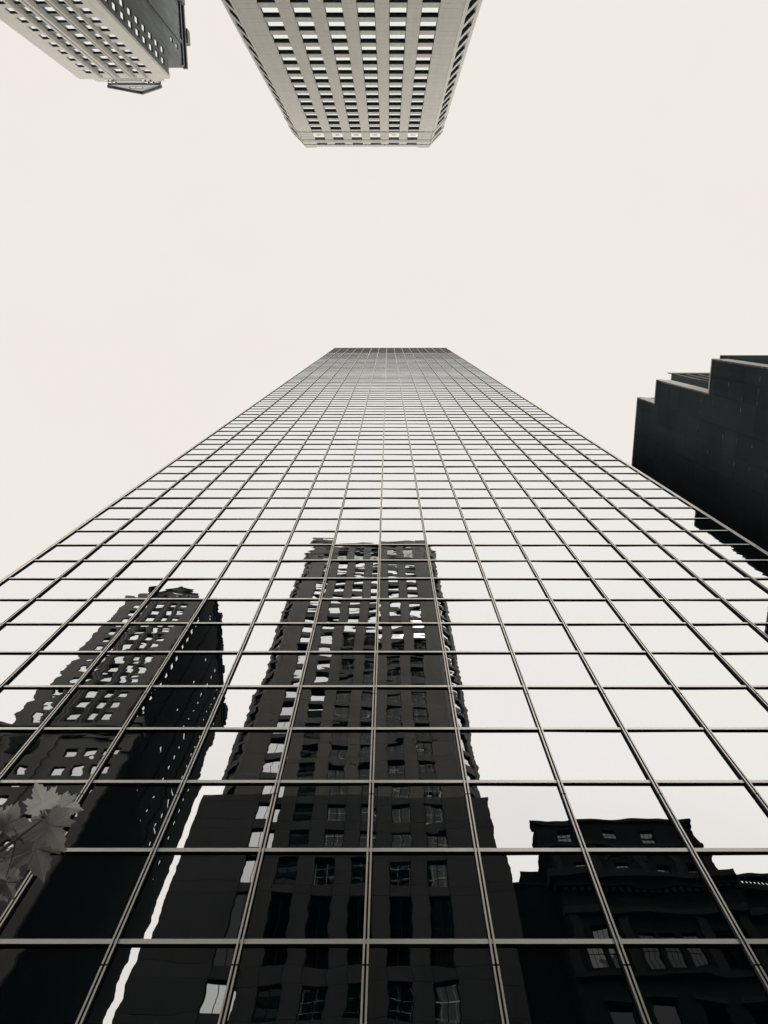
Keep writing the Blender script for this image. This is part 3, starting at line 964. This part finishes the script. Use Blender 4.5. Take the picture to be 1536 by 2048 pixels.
for q in ((25, 1655, 2.66), (48, 1690, 2.66), (12, 1755, 2.68)):
    e = pix(*q) - tx0
    b.tube([tuple(fk), tuple(fk.lerp(e, .5) + Vector((0, 0, .01))), tuple(e)], [.003, .0022, .0015], 6)
for k in range(9):
    a = k * 2.4; z = 3.0 + .25 * k
    e = Vector((math.cos(a) * 1.0 - .9, math.sin(a) * .9 - .3, z + .75))
    b.tube([(0, .03, z), tuple(Vector((0, .03, z)).lerp(e, .5) + Vector((0, 0, .12))), tuple(e)], [.028, .016, .005], 6)
link('branch', b.mesh('branch', M['bark']), Tr)
# a lobed leaf of unit length, base at origin, tip at +y
half = [(0, 0), (.12, -.06), (.36, -.14), (.38, -.05), (.56, -.02), (.50, .07), (.60, .12), (.78, .30), (.62, .30), (.66, .40), (.54, .40), (.72, .66), (.56, .62), (.50, .68), (.40, .58), (.27, .56), (.33, .72), (.24, .73), (.22, .86), (.11, .88), (0, 1.06)]
def leaf_geo(b, mtx, fold, curl, mi=0):
    idx = {}
    def P(x, y):
        z = abs(x) * fold + curl * (y - .3) ** 2 + .03 * math.sin(7 * x + 5 * y)
        return tuple(mtx @ Vector((x * .8, y, z)))
    c = (0, .28)
    for s in (1, -1):
        for k in range(len(half) - 1):
            (x0, y0), (x1, y1) = half[k], half[k + 1]
            if s == 1: b.poly([P(*c), P(x0, y0), P(x1, y1)], mi)
            else: b.poly([P(*c), P(-x1, y1), P(-x0, y0)], mi)
def leaf_matrix(base, tip, twist):
    d = (tip - base); ln = d.length; y = d.normalized()
    view = (Vector((0, 0, 1.6)) - base - tx0).normalized()
    z = (view - y * view.dot(y)).normalized()
    z = (Matrix.Rotation(twist * .55, 3, y) @ z).normalized()
    x = y.cross(z)
    m = Matrix((x, y, z)).transposed().to_4x4() @ Matrix.Scale(ln, 4)
    m.translation = base
    return m
zk = 200 / 1536
LV = [((680, 600), (555, 205), 2.70, 2.66, .25, .1), ((880, 560), (1260, 600), 2.72, 2.70, -.35, .1), ((700, 740), (955, 1215), 2.66, 2.60, .2, .12),
      ((60, 930), (270, 520), 2.90, 2.86, .3, .1), ((60, 900), (-140, 520), 2.92, 2.9, .0, .1), ((470, 800), (310, 1150), 2.80, 2.76, .5, .1), ((640, 780), (610, 1110), 2.68, 2.66, 1.0, .1),
      ((520, 1060), (660, 1650), 2.74, 2.66, -.1, .15), ((330, 1200), (200, 1560), 2.86, 2.82, .9, .1), ((80, 1420), (270, 1640), 2.9, 2.85, -.6, .1), ((60, 1650), (190, 1960), 2.92, 2.86, .4, .1), ((-20, 1500), (60, 1800), 2.94, 2.9, .8, .0),
      ((640, 700), (440, 620), 2.76, 2.74, .7, .1), ((-60, 1750), (100, 1990), 2.95, 2.9, -.3, .1), ((-80, 1250), (-60, 1500), 2.95, 2.9, .5, .0)]
for (bx, by), (ex, ey), d0, d1, tw, fo in LV:
    m = leaf_matrix(pix(bx * zk, 1540 + by * zk, d0) - tx0, pix(ex * zk, 1540 + ey * zk, d1) - tx0, tw)
    o_ = m.translation.copy()
    m.translation = (0, 0, 0)
    b = MB(); leaf_geo(b, m, fo + .1, -.18)
    s_ = m.to_scale().x
    b.tube([(0, 0, 0), tuple(m @ Vector((.02, -.25, .05)))], [.004 * s_ * 2, .003], 5)
    link('leaf', b.mesh('leaf', M['leaf']), Tr, o_)
rnd = random.Random(5)
b = MB()
n = 0
while n < 420:
    a = rnd.random() * 6.28; r = 1.5 * math.sqrt(rnd.random()); z = 3.0 + 3.0 * rnd.random()
    p = Vector((math.cos(a) * r - .8, math.sin(a) * r - .2, z))
    q = proj(p + tx0)
    if q and -90 < q[0] < 1700 and -200 < q[1] < 2200: continue
    n += 1
    d = Vector((rnd.gauss(0, 1), rnd.gauss(0, 1), rnd.gauss(-.5, .6))).normalized() * (.12 + .08 * rnd.random())
    m = leaf_matrix(p, p + d, rnd.random() * 3 - 1.5)
    leaf_geo(b, m, .25, -.15)
o = link('crown', b.mesh('crown', M['leaf']), Tr); o['kind'] = 'stuff'
